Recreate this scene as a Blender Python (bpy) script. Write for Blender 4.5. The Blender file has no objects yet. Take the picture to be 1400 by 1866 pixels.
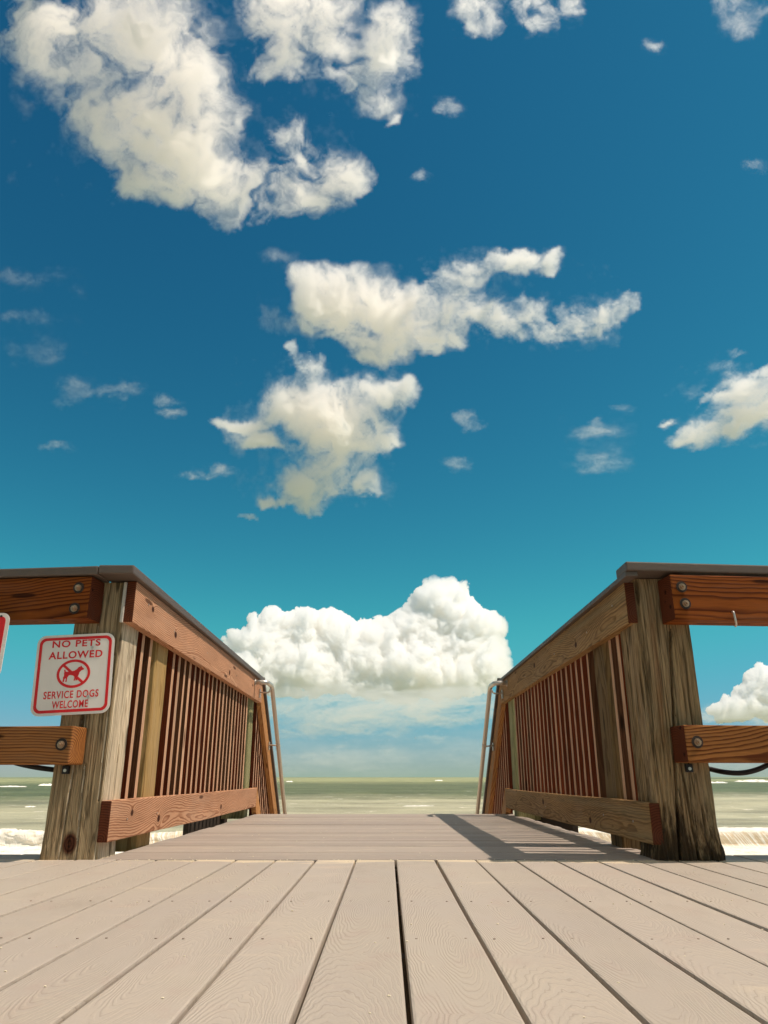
import bpy, bmesh, math, random
import numpy as np
from mathutils import Vector, Matrix

sc = bpy.context.scene
COL = sc.collection
R = math.radians
random.seed(7)

# ------------------------------------------------------------------ camera
FPX, PITCH, YAW, CAMH = 1353.1, R(19.65), R(.318), .286      # focal length in photo pixels
cam = bpy.data.cameras.new('camera')
cam_ob = bpy.data.objects.new('camera', cam)
COL.objects.link(cam_ob)
cam.sensor_fit = 'VERTICAL'
cam.sensor_height = 24
cam.lens = FPX / 1866 * 24
cam.clip_start, cam.clip_end = .02, 80000
cam_ob.location = (0, 0, CAMH)
cam_ob.rotation_euler = (math.pi / 2 + PITCH, 0, YAW)
sc.camera = cam_ob

# ------------------------------------------------------------------ sky, sun, exposure
SUN = Vector((.555, -.07, 1.05)).normalized()
world = bpy.data.worlds.new('World')
sc.world = world
world.use_nodes = True
wn = world.node_tree
wn.nodes.clear()
w_out = wn.nodes.new('ShaderNodeOutputWorld')
w_bg = wn.nodes.new('ShaderNodeBackground')
w_sky = wn.nodes.new('ShaderNodeTexSky')
w_sky.sky_type = 'NISHITA'
w_sky.sun_disc = False
w_sky.sun_elevation = math.asin(SUN.z)
w_sky.sun_rotation = math.atan2(SUN.x, SUN.y)
w_sky.air_density, w_sky.dust_density, w_sky.ozone_density = 1.0, .15, 4.5
SKY_STRENGTH = .1
w_sep = wn.nodes.new('ShaderNodeSeparateColor')
w_com = wn.nodes.new('ShaderNodeCombineColor')
wn.links.new(w_sky.outputs[0], w_sep.inputs[0])
for i, (p, k) in enumerate(((1.68, .72), (1.50, 1.84), (1.15, .895))):     # film-like blue-green response, one curve per channel
    a = wn.nodes.new('ShaderNodeMath'); a.operation = 'POWER'; a.inputs[1].default_value = p
    b = wn.nodes.new('ShaderNodeMath'); b.operation = 'MULTIPLY'; b.inputs[1].default_value = k * SKY_STRENGTH ** (p - 1)
    c = wn.nodes.new('ShaderNodeMath'); c.operation = 'SMOOTH_MIN'; c.inputs[1].default_value = (9, 4.4, 9)[i]; c.inputs[2].default_value = 1.2   # shoulder
    wn.links.new(w_sep.outputs[i], a.inputs[0]); wn.links.new(a.outputs[0], b.inputs[0]); wn.links.new(b.outputs[0], c.inputs[0]); wn.links.new(c.outputs[0], w_com.inputs[i])
wn.links.new(w_com.outputs[0], w_bg.inputs[0])
w_bg.inputs[1].default_value = SKY_STRENGTH
wn.links.new(w_bg.outputs[0], w_out.inputs[0])
sun = bpy.data.lights.new('sun', 'SUN')
sun.energy, sun.angle, sun.color = 5.0, R(.5), (1, .868, .73)
sun_ob = bpy.data.objects.new('sun', sun)
COL.objects.link(sun_ob)
sun_ob.rotation_euler = SUN.to_track_quat('Z', 'Y').to_euler()
sc.view_settings.view_transform = 'Standard'
sc.view_settings.look = 'None'
sc.view_settings.exposure = 0
sc.view_settings.gamma = 1
sc.render.engine = 'CYCLES'
sc.cycles.use_denoising = True
sc.cycles.max_bounces = 44
sc.cycles.diffuse_bounces = 5
sc.cycles.volume_bounces = 42
sc.cycles.transparent_max_bounces = 12
sc.cycles.sample_clamp_indirect = 8

# ------------------------------------------------------------------ shader expressions
class V:
    """a node socket (or number) with arithmetic"""
    def __init__(s, g, k): s.g, s.k = g, k
    def __add__(s, o): return s.g.m('ADD', s, o)
    __radd__ = __add__
    def __sub__(s, o): return s.g.m('SUBTRACT', s, o)
    def __rsub__(s, o): return s.g.m('SUBTRACT', o, s)
    def __mul__(s, o): return s.g.m('MULTIPLY', s, o)
    __rmul__ = __mul__
    def __truediv__(s, o): return s.g.m('DIVIDE', s, o)
    def __pow__(s, o): return s.g.m('POWER', s, o)
class G:
    def __init__(s, name):
        s.mat = bpy.data.materials.new(name); s.mat.use_nodes = True
        s.nt = s.mat.node_tree; s.nt.nodes.clear()
        s.out = s.nt.nodes.new('ShaderNodeOutputMaterial')
    def new(s, t, **kw):
        n = s.nt.nodes.new(t)
        for k, v in kw.items(): setattr(n, k, v)
        return n
    def put(s, sock, v):
        if isinstance(v, V): s.nt.links.new(v.k, sock)
        elif isinstance(v, (tuple, list)): sock.default_value = tuple(v) if len(v) != 3 or sock.type == 'VECTOR' else (*v, 1)
        else: sock.default_value = v
    def m(s, op, *a):
        n = s.new('ShaderNodeMath', operation=op)
        for i, x in enumerate(a): s.put(n.inputs[i], x)
        return V(s, n.outputs[0])
    def clamp(s, v): return s.m('MINIMUM', s.m('MAXIMUM', v, 0.0), 1.0)
    def step(s, v, a, b):
        n = s.new('ShaderNodeMapRange', interpolation_type='SMOOTHSTEP')
        s.put(n.inputs[0], v); s.put(n.inputs[1], a); s.put(n.inputs[2], b)
        return V(s, n.outputs[0])
    def xyz(s, vec):
        n = s.new('ShaderNodeSeparateXYZ'); s.put(n.inputs[0], vec)
        return [V(s, n.outputs[i]) for i in range(3)]
    def vec(s, x, y, z):
        n = s.new('ShaderNodeCombineXYZ')
        for i, c in enumerate((x, y, z)): s.put(n.inputs[i], c)
        return V(s, n.outputs[0])
    def noise(s, vec, scale=1, detail=3, rough=.5, dist=0):
        n = s.new('ShaderNodeTexNoise'); s.put(n.inputs['Vector'], vec)
        n.inputs['Scale'].default_value = scale; n.inputs['Detail'].default_value = detail
        n.inputs['Roughness'].default_value = rough; n.inputs['Distortion'].default_value = dist
        return V(s, n.outputs[0])
    def voro(s, vec, scale=1, feature='F1', rnd=1):
        n = s.new('ShaderNodeTexVoronoi', feature=feature); s.put(n.inputs['Vector'], vec)
        n.inputs['Scale'].default_value = scale; n.inputs['Randomness'].default_value = rnd
        return V(s, n.outputs['Distance'])
    def mix(s, f, a, b):
        n = s.new('ShaderNodeMix', data_type='RGBA'); s.put(n.inputs[0], f); s.put(n.inputs[6], a); s.put(n.inputs[7], b)
        return V(s, n.outputs[2])
    def shade(s, c, k):
        n = s.new('ShaderNodeMix', data_type='RGBA', blend_type='MULTIPLY'); n.inputs[0].default_value = 1
        s.put(n.inputs[6], c); cc = s.new('ShaderNodeCombineColor')
        for i in range(3): s.put(cc.inputs[i], k)
        s.nt.links.new(cc.outputs[0], n.inputs[7]); return V(s, n.outputs[2])
    def obj(s): return V(s, s.new('ShaderNodeTexCoord').outputs['Object'])
    def pos(s): return V(s, s.new('ShaderNodeNewGeometry').outputs['Position'])
    def rnd(s): return V(s, s.new('ShaderNodeObjectInfo').outputs['Random'])
    def surface(s, col, rough=.6, bump=None, dist=.002, strength=1, spec=.4, metal=0, emit=None):
        p = s.new('ShaderNodeBsdfPrincipled')
        s.put(p.inputs['Base Color'], col); s.put(p.inputs['Roughness'], rough); s.put(p.inputs['Specular IOR Level'], spec); s.put(p.inputs['Metallic'], metal)
        if bump is not None:
            b = s.new('ShaderNodeBump'); b.inputs['Strength'].default_value = strength; b.inputs['Distance'].default_value = dist
            s.put(b.inputs['Height'], bump); s.nt.links.new(b.outputs[0], p.inputs['Normal'])
        s.nt.links.new(p.outputs[0], s.out.inputs['Surface'])
        return s.mat

def plain(name, col, rough=.5, metal=0, spec=.4, var=.15, scale=30):
    g = G(name); n = g.noise(g.obj(), scale, 4, .6)
    return g.surface(g.shade(col, 1 - var + n * 2 * var), rough, n, .0006, .4, spec, metal)

def wood(name, light, dark, spacing=.0075, slope=.03, depth=.06, warp=.012, knots=(), cracks=0., fib=.35, rough=.72, ringmix=.8, rot=0., band=0., stain=None):
    """sawn timber: length along local X, growth rings about an axis that runs slightly askew of it"""
    g = G(name)
    x, y, z = g.xyz(g.obj()); r = g.rnd()
    x = x + r * 41.0
    oy = g.m('FRACT', r * 7.31) * .10 - .05
    oz = g.m('FRACT', r * 3.77) * .05 - .025
    big = g.noise(g.vec(x * 1.6, y * 7.0, z * 7.0), 1, 3, .5)
    med = g.noise(g.vec(x * 7.0, y * 22.0, z * 22.0), 1, 2, .5)
    yy = y + oy + (big - .5) * warp * 4
    zz = z + oz + depth + (g.m('SINE', x * 2.3) * .5 + g.m('SINE', x * 5.9 + r * 9) * .22) * slope + (med - .5) * warp
    rad = g.m('SQRT', yy * yy + zz * zz)
    kd = None
    for (kx, ky, kz, kr) in knots:
        x0, y0, z0 = g.xyz(g.obj())
        dx, dy, dz = (x0 - kx) * .68, y0 - ky, z0 - kz
        d = g.m('SQRT', dx * dx + dy * dy + dz * dz) / kr
        kd = d if kd is None else g.m('MINIMUM', kd, d)
    if kd is not None:
        rad = rad + g.m('EXPONENT', kd * kd * -.35) * .028
    ph = rad / spacing
    saw = g.m('FRACT', ph)
    late = g.step(saw, .35, .86) * (1 - g.step(saw, .90, 1.0))
    jig = g.noise(g.vec(x * 3.0, y * 60.0, z * 60.0), 1, 2, .6)
    late = late * g.clamp(.35 + jig * 1.2)
    fibre = g.noise(g.vec(x * 14.0, y * 420.0, z * 420.0), 1, 3, .65)
    blot = g.noise(g.vec(x * 2.2, y * 9.0, z * 9.0), 1, 4, .6)
    col = g.mix(late * ringmix, light, dark)
    col = g.shade(col, (1 - fib * .5) + (fibre - .5) * fib * 1.6 + (blot - .4) * .55 + (r - .5) * .22)
    patch = g.step(g.noise(g.vec(x * 1.1, y * 6.0, z * 6.0 + 3.0), 1, 5, .65), .50, .70)
    col = g.mix(patch * .38, col, tuple(.55 * a + .45 * (sum(light) / 3) * t for a, t in zip(light, (1.0, .86, .70))))
    h = late * .5 + fibre * .4
    specks = g.step(g.voro(g.vec(x * 2.4, y * 13.0, z * 13.0), 1, rnd=1), .10, .16)       # pin knots and old nail holes
    col = g.mix((1 - specks) * .8, col, tuple(c * .22 for c in dark))
    if cracks:
        cw = (g.noise(g.vec(x * 1.4, y * 5, z * 5), 1, 2, .5) - .5) * 1.5
        cr = g.m('ABSOLUTE', g.noise(g.vec(x * .9, y * 42.0 + cw, z * 42.0 + cw), 1, 2, .55) - .5)
        line = 1 - g.step(cr, .0, .035)
        cr2 = g.m('ABSOLUTE', g.noise(g.vec(x * 2.1, y * 110.0, z * 110.0), 1, 2, .5) - .5)
        line2 = (1 - g.step(cr2, .0, .05)) * .5
        ln = g.m('MAXIMUM', line, line2)
        col = g.mix(ln * cracks, col, tuple(c * .10 for c in dark))
        h = h - ln * 1.4
        hue = g.noise(g.vec(x * .7, y * 14.0, z * 14.0), 1, 3, .6)
        col = g.mix(g.step(hue, .55, .75) * .3, col, (.26, .23, .13))
    if kd is not None:
        kk = 1 - g.step(kd, .55, 1.0)
        ringk = g.m('SINE', kd * 22.0) * .5 + .5
        col = g.mix(kk, col, g.mix(ringk, (.030, .010, .005), (.085, .027, .012)))
        h = h - kk * .4
    if rot:
        x0, y0, z0 = g.xyz(g.obj())
        rn = g.noise(g.vec(x0 * 5.0, y0 * 30.0, z0 * 30.0), 1, 5, .7)
        rm = g.step(rn + (.34 - x0) * 1.0, .62, .84)
        col = g.mix(rm * rot, col, (.030, .017, .008))
    if stain:
        x0, y0, z0 = g.xyz(g.obj())
        sy, w, xa, xb, c = stain
        sn = g.noise(g.vec(x0 * 2.5, y0 * 40, z0 * 40), 1, 3, .6)
        dd = g.m('ABSOLUTE', z0 - sy + (sn - .5) * .05 + (x0 - xb) * .03)
        sm = (1 - g.step(dd, w * .2, w)) * g.step(x0, xa, xa + .12) * (1 - g.step(x0, xb - .06, xb)) * g.step(sn, .3, .55)
        col = g.mix(sm * .5, col, c)
    return g.surface(col, rough, h, .0016, .55, .10)

M = {}
M['post_l'] = wood('weathered_post', (.47, .34, .195), (.27, .175, .09), .013, .05, .09, .02, knots=((.055, -.10, 0, .034),), cracks=.6, fib=.6, ringmix=.6)
M['post_r'] = wood('weathered_post_dark', (.46, .305, .16), (.20, .11, .045), .013, .05, .09, .02, cracks=.75, fib=.6, ringmix=.6, rot=.92, stain=(.035, .016, .35, 1.02, (.16, .06, .022)))
M['post_lit'] = wood('sunlit_post', (.80, .66, .47), (.46, .34, .22), .013, .05, .09, .02, cracks=.5, fib=.5)  # lighter post wood with the sunlight put into its colour
M['post_2'] = wood('newer_post', (.56, .37, .15), (.34, .20, .07), .016, .04, .1, .02, fib=.45)
M['post_far'] = wood('green_treated_post', (.36, .34, .17), (.22, .20, .09), .014, .04, .1, .02, fib=.4)
M['rail_l'] = wood('pine_rail', (.60, .325, .190), (.27, .10, .045), .0085, .07, .05, .014, fib=.4, knots=((-1.5, -.02, .02, .016), (-1.1, -.02, -.02, .020), (.3, -.02, -.02, .02)), ringmix=.95)
M['rail_r'] = wood('pine_rail_aged', (.50, .285, .115), (.21, .10, .032), .0085, .075, .05, .014, fib=.45, cracks=.35, knots=((.2, .02, .02, .022), (-.9, .02, -.03, .018)))
M['rail_f'] = wood('stained_rail', (.27, .072, .012), (.065, .011, .002), .011, .07, .045, .012, fib=.4, ringmix=.92)
M['rail_f2'] = wood('stained_rail_lower', (.34, .135, .038), (.09, .020, .005), .010, .08, .05, .012, fib=.4, ringmix=.95)
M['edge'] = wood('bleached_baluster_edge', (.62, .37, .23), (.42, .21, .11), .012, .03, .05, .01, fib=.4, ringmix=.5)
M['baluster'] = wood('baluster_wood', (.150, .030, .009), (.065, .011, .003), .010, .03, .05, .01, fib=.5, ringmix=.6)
M['baluster_grey'] = wood('greyed_baluster_wood', (.135, .055, .024), (.06, .02, .009), .010, .03, .05, .01, fib=.6, ringmix=.7)
M['stair_rail'] = wood('stair_rail_wood', (.55, .27, .10), (.30, .11, .035), .009, .05, .05, .012, fib=.4)
M['joist'] = plain('joist_wood', (.045, .030, .020), .8)
M['end'] = wood('end_grain', (.125, .034, .014), (.055, .012, .005), .009, .0, .05, .008, fib=.2, ringmix=.9)
M['post_2_shade'] = wood('shaded_post', (.20, .125, .055), (.10, .055, .022), .016, .04, .1, .02, fib=.5)  # darker copy of the walkway post, shade put into its colour
M['cap'] = plain('cap_composite', (.115, .086, .070), .55, var=.12, scale=18)
M['steel'] = plain('galvanised_pipe', (.62, .56, .50), .38, .75, .5, .12, 60)
M['bolt'] = plain('bolt_metal', (.42, .27, .17), .42, .7, .5, .3, 120)
M['washer'] = plain('counterbore', (.03, .018, .012), .7)
M['black'] = plain('black_rubber', (.014, .010, .010), .45)
def sign_face():
    g = G('sign_white'); x, y, z = g.xyz(g.obj())
    n = g.noise(g.vec(x * 14.0, y, z * 5.0), 1, 5, .65); n2 = g.noise(g.vec(x * 90.0, y, z * 22.0), 1, 4, .7)
    col = g.mix(g.step(n, .45, .75) * .35, (.86, .78, .72), (.72, .62, .54))
    for sx, sz in ((.066, .100), (.0655, -.091)):
        d = g.m('ABSOLUTE', x - sx + (n2 - .5) * .006); run = g.step(sz + .006 - z, .0, .01) * (1 - g.step(sz - z, .012, .05))
        col = g.mix((1 - g.step(d, .001, .006)) * run * .28, col, (.30, .13, .06))
    return g.surface(col, .38, n2, .0004, .3, .5)
M['white'] = sign_face()
M['red'] = plain('sign_red', (.74, .008, .008), .35, spec=.5, var=.04, scale=8)
M['grey'] = plain('grey_strip', (.50, .46, .40), .6)
M['sand'] = plain('beach_sand', (.50, .42, .30), .9, var=.25, scale=6)

def composite(name, along_y):
    """embossed composite decking: flat tan-grey with shallow cathedral grain and wind-blown sand"""
    g = G(name)
    x, y, z = g.xyz(g.obj()); r = g.rnd(); P = g.pos(); px, py, pz = g.xyz(P)
    xs = x + r * 53.0
    wob = g.noise(g.vec(xs * 2.2, y * 9.0, 0.0), 1, 3, .55)
    wob2 = g.noise(g.vec(xs * 16.0, y * 40.0, 0.0), 1, 2, .5)
    yy = y + (g.m('FRACT', r * 9.7) - .5) * .07 + (wob - .5) * .07
    zz = .05 + (g.m('FRACT', xs * .72) - .5) * .26 + (wob2 - .5) * .012
    rad = g.m('SQRT', yy * yy * 2.2 + zz * zz)
    s = g.m('FRACT', rad / .0068 + (wob2 - .5) * .5)
    ridge = g.step(s, .25, .5) * (1 - g.step(s, .7, .95))
    gate = g.step(g.noise(g.vec(xs * 5.0, y * 14.0, 3.0), 1, 3, .6), .36, .52)
    wear = g.noise(g.vec(px * 1.1, py * 1.1, 0.0), 1, 4, .55)
    ridge = ridge * gate
    dust = g.noise(g.vec(px * (2.2 if along_y else 3.0), py * (7.0 if along_y else 16.0), 1.0), 1, 6, .68)
    fine = g.noise(g.vec(px * 260.0, py * 260.0, 0.0), 1, 2, .6)
    col = g.mix(g.step(wear, .35, .65), (.410, .352, .305), (.430, .368, .305)) if along_y else g.mix(g.step(wear, .35, .65), (.332, .278, .240), (.357, .300, .252))
    lilac = g.noise(g.vec(px * 9.0, py * 6.0, 7.0), 1, 5, .6)
    col = g.mix(g.step(lilac, .52, .70) * .45, col, (.40, .31, .265))
    groove = g.step(s, .84, .95) * gate
    col = g.mix(ridge * .12, col, (.52, .43, .32) if along_y else (.45, .365, .275))
    col = g.mix(groove * .34, col, (.22, .17, .13))
    scuff = g.step(g.noise(g.vec(px * 3.1, py * 1.3, 11.0), 1, 6, .7), .57, .70)
    col = g.mix(scuff * .35, col, (.30, .245, .20))
    drift = g.step(dust, .58, .70) * .6
    if along_y:
        edge = g.m('ABSOLUTE', py - 2.965) / .07
        drift = g.m('MAXIMUM', drift * .35, g.step(dust - edge * .15, .37, .52) * .9)
    col = g.mix(drift * g.clamp(.4 + fine), col, (.66, .54, .38))
    col = g.shade(col, .98 + (fine - .5) * .20 + (r - .5) * (.11 if along_y else .20))
    return g.surface(col, .62, ridge * .8 + fine * .25 + drift * .4, .0006, .65, .3)
M['deck_y'] = composite('composite_deck', True)
M['deck_x'] = composite('composite_walkway', False)

# ------------------------------------------------------------------ mesh helpers
def link(name, me, mat=None, parent=None, mw=None):
    if mat is not None and not me.materials: me.materials.append(mat)
    o = bpy.data.objects.new(name, me)
    COL.objects.link(o)
    if parent is not None: o.parent = parent
    if mw is not None: o.matrix_local = mw
    return o
def empty(name, loc=(0, 0, 0), rz=0., parent=None):
    o = bpy.data.objects.new(name, None)
    o.empty_display_size = .1
    COL.objects.link(o); o.location = loc; o.rotation_euler.z = rz
    if parent is not None: o.parent = parent
    return o
def tag(o, label=None, cat=None, group=None, kind=None):
    for k, v in (('label', label), ('category', cat), ('group', group), ('kind', kind)):
        if v: o[k] = v
    return o
def bm_mesh(name, bm, smooth=False):
    me = bpy.data.meshes.new(name)
    bmesh.ops.recalc_face_normals(bm, faces=bm.faces[:])
    bm.to_mesh(me); bm.free()
    if smooth:
        for p in me.polygons: p.use_smooth = True
    return me
AX = {'X': Matrix(((1, 0, 0), (0, 1, 0), (0, 0, 1))), 'Y': Matrix(((0, -1, 0), (1, 0, 0), (0, 0, 1))), 'Z': Matrix(((0, 0, -1), (0, 1, 0), (1, 0, 0)))}
def timber_mesh(name, sx, sy, sz, bev=.003, cuts=0, wob=0., seed=0):
    bm = bmesh.new()
    bmesh.ops.create_cube(bm, size=1)
    for v in bm.verts: v.co = Vector((v.co.x * sx, v.co.y * sy, v.co.z * sz))
    if cuts:
        ed = [e for e in bm.edges if abs((e.verts[0].co - e.verts[1].co).x) > sx * .9]
        bmesh.ops.subdivide_edges(bm, edges=ed, cuts=cuts)
        rg = random.Random(seed)
        ph = [rg.uniform(0, 6) for _ in range(4)]
        for v in bm.verts:
            t = v.co.x
            v.co.y += wob * (math.sin(t * 2.1 + ph[0]) + .5 * math.sin(t * 5.3 + ph[1]))
            v.co.z += wob * (math.sin(t * 1.7 + ph[2]) + .5 * math.sin(t * 4.1 + ph[3]))
    if bev:
        ed = [e for e in bm.edges if len(e.link_faces) == 2 and e.calc_face_angle(0) > .6]
        bmesh.ops.bevel(bm, geom=ed, offset=bev, segments=2, profile=.6, affect='EDGES')
    return bm_mesh(name, bm)
def timber(name, lo, hi, axis, mat, parent, bev=.003, cuts=0, wob=0., rot=None, me=None, seed=0):
    """a length of wood filling lo..hi in its parent's frame, grain along axis"""
    lo, hi = Vector(lo), Vector(hi); d = hi - lo; A = AX[axis]
    s = {'X': (d.x, d.y, d.z), 'Y': (d.y, d.x, d.z), 'Z': (d.z, d.y, d.x)}[axis]
    if me is None: me = timber_mesh(name, *s, bev, cuts, wob, seed)
    mw = Matrix.Translation((lo + hi) / 2) @ A.to_4x4()
    if rot is not None: mw = Matrix.Translation((lo + hi) / 2) @ rot.to_4x4() @ A.to_4x4()
    return link(name, me, mat, parent, mw)
def end_grain(me, mat):
    """sawn ends soak up stain and stay dark"""
    me.materials.append(mat); me.materials.append(M['end'])
    for p in me.polygons:
        if abs(p.normal.x) > .85: p.material_index = 1
    return me
def prism(poly, a0, a1, plane='XZ', bev=0.):
    """extrude a 2D outline between a0 and a1 along the third axis"""
    bm = bmesh.new()
    f = {'XZ': lambda p, a: (p[0], a, p[1]), 'XY': lambda p, a: (p[0], p[1], a), 'YZ': lambda p, a: (a, p[0], p[1])}[plane]
    v0 = [bm.verts.new(f(p, a0)) for p in poly]; v1 = [bm.verts.new(f(p, a1)) for p in poly]
    bm.faces.new(v0); bm.faces.new(v1[::-1])
    n = len(poly)
    for i in range(n): bm.faces.new((v0[i], v1[i], v1[(i + 1) % n], v0[(i + 1) % n]))
    bmesh.ops.recalc_face_normals(bm, faces=bm.faces[:])
    if bev:
        ed = [e for e in bm.edges if e.calc_face_angle(0) > .6]
        bmesh.ops.bevel(bm, geom=ed, offset=bev, segments=2, profile=.6, affect='EDGES')
    return bm
def ring(outer, inner, a0, a1):
    bm = bmesh.new(); n = len(outer)
    q = [[bm.verts.new((p[0], a, p[1])) for p in L] for a in (a0, a1) for L in (outer, inner)]
    o0, i0, o1, i1 = q
    for k in range(n):
        j = (k + 1) % n
        for f in ((o0[k], o0[j], i0[j], i0[k]), (o1[k], i1[k], i1[j], o1[j]), (o0[k], o1[k], o1[j], o0[j]), (i0[k], i0[j], i1[j], i1[k])): bm.faces.new(f)
    return bm
def rrect(w, h, r, n=8):
    pts = []
    for cx, cy, a in ((w / 2 - r, h / 2 - r, 0), (-w / 2 + r, h / 2 - r, 90), (-w / 2 + r, -h / 2 + r, 180), (w / 2 - r, -h / 2 + r, 270)):
        for i in range(n + 1):
            t = R(a + 90 * i / n); pts.append((cx + r * math.cos(t), cy + r * math.sin(t)))
    return pts
def tube(path, rad, seg=14, cap=True):
    bm = bmesh.new(); P = [Vector(p) for p in path]; rings = []
    up = Vector((0, 0, 1))
    for i, p in enumerate(P):
        t = (P[min(i + 1, len(P) - 1)] - P[max(i - 1, 0)]).normalized()
        if i == 0:
            u = t.cross(up)
            if u.length < 1e-3: u = t.cross(Vector((1, 0, 0)))
            u.normalize()
        else:
            u = (u - t * u.dot(t)).normalized()
        v = t.cross(u)
        rings.append([bm.verts.new(p + (u * math.cos(2 * math.pi * k / seg) + v * math.sin(2 * math.pi * k / seg)) * rad) for k in range(seg)])
    for a, b in zip(rings, rings[1:]):
        for k in range(seg): bm.faces.new((a[k], a[(k + 1) % seg], b[(k + 1) % seg], b[k]))
    if cap: bm.faces.new(rings[0]); bm.faces.new(rings[-1])
    return bm
def rounded(pts, r, n=6):
    P = [Vector(p) for p in pts]; out = [P[0]]
    for a, b, c in zip(P, P[1:], P[2:]):
        d0, d1 = (a - b).normalized(), (c - b).normalized()
        rr = min(r, (a - b).length * .49, (c - b).length * .49)
        p0, p1 = b + d0 * rr, b + d1 * rr
        for i in range(n + 1):
            t = i / n; out.append((p0 * (1 - t) ** 2) + b * 2 * t * (1 - t) + p1 * t ** 2)
    return out + [P[-1]]
def disc(r, h, seg=20, r2=None):
    bm = bmesh.new()
    bmesh.ops.create_cone(bm, cap_ends=True, segments=seg, radius1=r, radius2=r if r2 is None else r2, depth=h)
    bmesh.ops.rotate(bm, verts=bm.verts[:], cent=(0, 0, 0), matrix=Matrix.Rotation(math.pi / 2, 3, 'X'))    # axis along Y, radius2 towards -Y
    return bm

# ------------------------------------------------------------------ numpy noise (clouds, posts, waves)
rng = np.random.default_rng(5)
PERM = rng.permutation(512)
GRAD = rng.normal(size=(512, 3)); GRAD /= np.linalg.norm(GRAD, axis=1)[:, None]
def perlin(x, y, z):
    xi, yi, zi = (np.floor(a).astype(int) for a in (x, y, z))
    xf, yf, zf = x - xi, y - yi, z - zi
    u, v, t = (f * f * f * (f * (f * 6 - 15) + 10) for f in (xf, yf, zf))
    r = 0
    for a in (0, 1):
        for b in (0, 1):
            for c in (0, 1):
                g = GRAD[PERM[(PERM[(PERM[(xi + a) & 511] + yi + b) & 511] + zi + c) & 511]]
                d = g[..., 0] * (xf - a) + g[..., 1] * (yf - b) + g[..., 2] * (zf - c)
                r = r + d * (u if a else 1 - u) * (v if b else 1 - v) * (t if c else 1 - t)
    return r
def fbm(x, y, z, o=6, gain=.52, mode=None):
    a, s, n = 1, 0, 0
    for i in range(o):
        p = perlin(x, y, z + 17.3 * i) * 1.6
        if mode == 'puff': p = 2 * np.abs(p) - .6
        s = s + a * p; n += a; a *= gain
        x, y, z = x * 2.03 + 3.1, y * 2.03 + 1.7, z * 2.03
    return s / n

# ------------------------------------------------------------------ sea, beach
SEA = -2.0
def sea_material():
    g = G('sea_water'); x, y, z = g.xyz(g.pos())
    d = g.m('SQRT', x * x + y * y)
    wl = g.noise(g.vec(x * .012, y * .006, 0.0), 1, 4, .6)
    wm = g.noise(g.vec(x * .14, y * .07, 4.0), 1, 6, .66)
    ld = g.m('LOGARITHM', d, 10.0) + (wl - .5) * .34 + (wm - .5) * .26 - g.m('MAXIMUM', x / d - .2, 0.0) * .55 + g.m('MAXIMUM', -.2 - x / d, 0.0) * .10
    near = (.405, .385, .262)
    mid = (.118, .138, .062)
    far = (.31, .315, .15)
    col = g.mix(g.step(ld, 1.80, 2.10), near, mid)
    col = g.mix(g.step(ld, 2.36, 2.75), col, far)
    streak = g.noise(g.vec(x * .10, y * .30, 9.0), 1, 6, .68)
    streak2 = g.noise(g.vec(x * .5, y * 1.1, 19.0), 1, 5, .65)
    crest = g.noise(g.vec(x * .035, y * .13, 29.0), 1, 4, .6)
    col = g.shade(col, 1.0 + (streak - .5) * 1.3 + (streak2 - .5) * .6 + (crest - .5) * 1.3)
    fo = g.noise(g.vec(x * .32, y * .42, 2.0), 1, 7, .74)
    col = g.mix(g.step(fo, .585, .66) * .75 * (1 - g.step(d, 75.0, 190.0)), col, (.80, .76, .66))
    fo2 = g.noise(g.vec(x * .03, y * .035, 5.0), 1, 5, .7)
    col = g.mix(g.step(fo2, .66, .69) * g.step(d, 70.0, 110.0) * (1 - g.step(d, 900.0, 2500.0)) * .8, col, (.85, .82, .74))
    h = g.noise(g.vec(x * .9, y * 2.2, 0.0), 1, 6, .62)
    return g.surface(col, .45, h, .5, .6, .2)
def sheet(name, x0, x1, ys, nx, zf, mat):
    xs = np.linspace(x0, x1, nx); X, Y = np.meshgrid(xs, ys); Z = zf(X, Y)
    V_ = np.stack([X, Y, Z], -1).reshape(-1, 3); ny = len(ys)
    i = np.arange(ny - 1)[:, None] * nx + np.arange(nx - 1)[None]
    Q = np.stack([i, i + 1, i + nx + 1, i + nx], -1).reshape(-1, 4)
    me = bpy.data.meshes.new(name); me.from_pydata(V_.tolist(), [], Q.tolist())
    for p in me.polygons: p.use_smooth = True
    return link(name, me, mat)
ys = np.concatenate([np.linspace(17, 120, 260), np.geomspace(121, 700, 120)])
def swell(X, Y):
    a = np.clip((Y - 26) / 30, 0, 1) * np.clip((700 - Y) / 300, 0, 1)
    s = .16 * np.sin(Y * .42 + 1.6 * fbm(X * .03, Y * .02, X * 0, 2)) + .5 * fbm(X * .10, Y * .3, X * 0 + 3, 4)
    return SEA + a * s * .55
sea_m = sea_material()
tag(sheet('sea', -420, 420, ys, 160, swell, sea_m), kind='structure')
far_sea = sheet('sea', -40000, 40000, np.geomspace(500, 60000, 24), 24, lambda X, Y: X * 0 + SEA - .25, sea_m)
tag(far_sea, kind='structure')
tag(sheet('beach', -60, 60, np.linspace(-12, 24, 40), 40, lambda X, Y: -1.75 - np.clip(Y - 8, 0, None) * .03 + .04 * fbm(X * .4, Y * .4, X * 0, 3), M['sand']), kind='structure')

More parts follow.
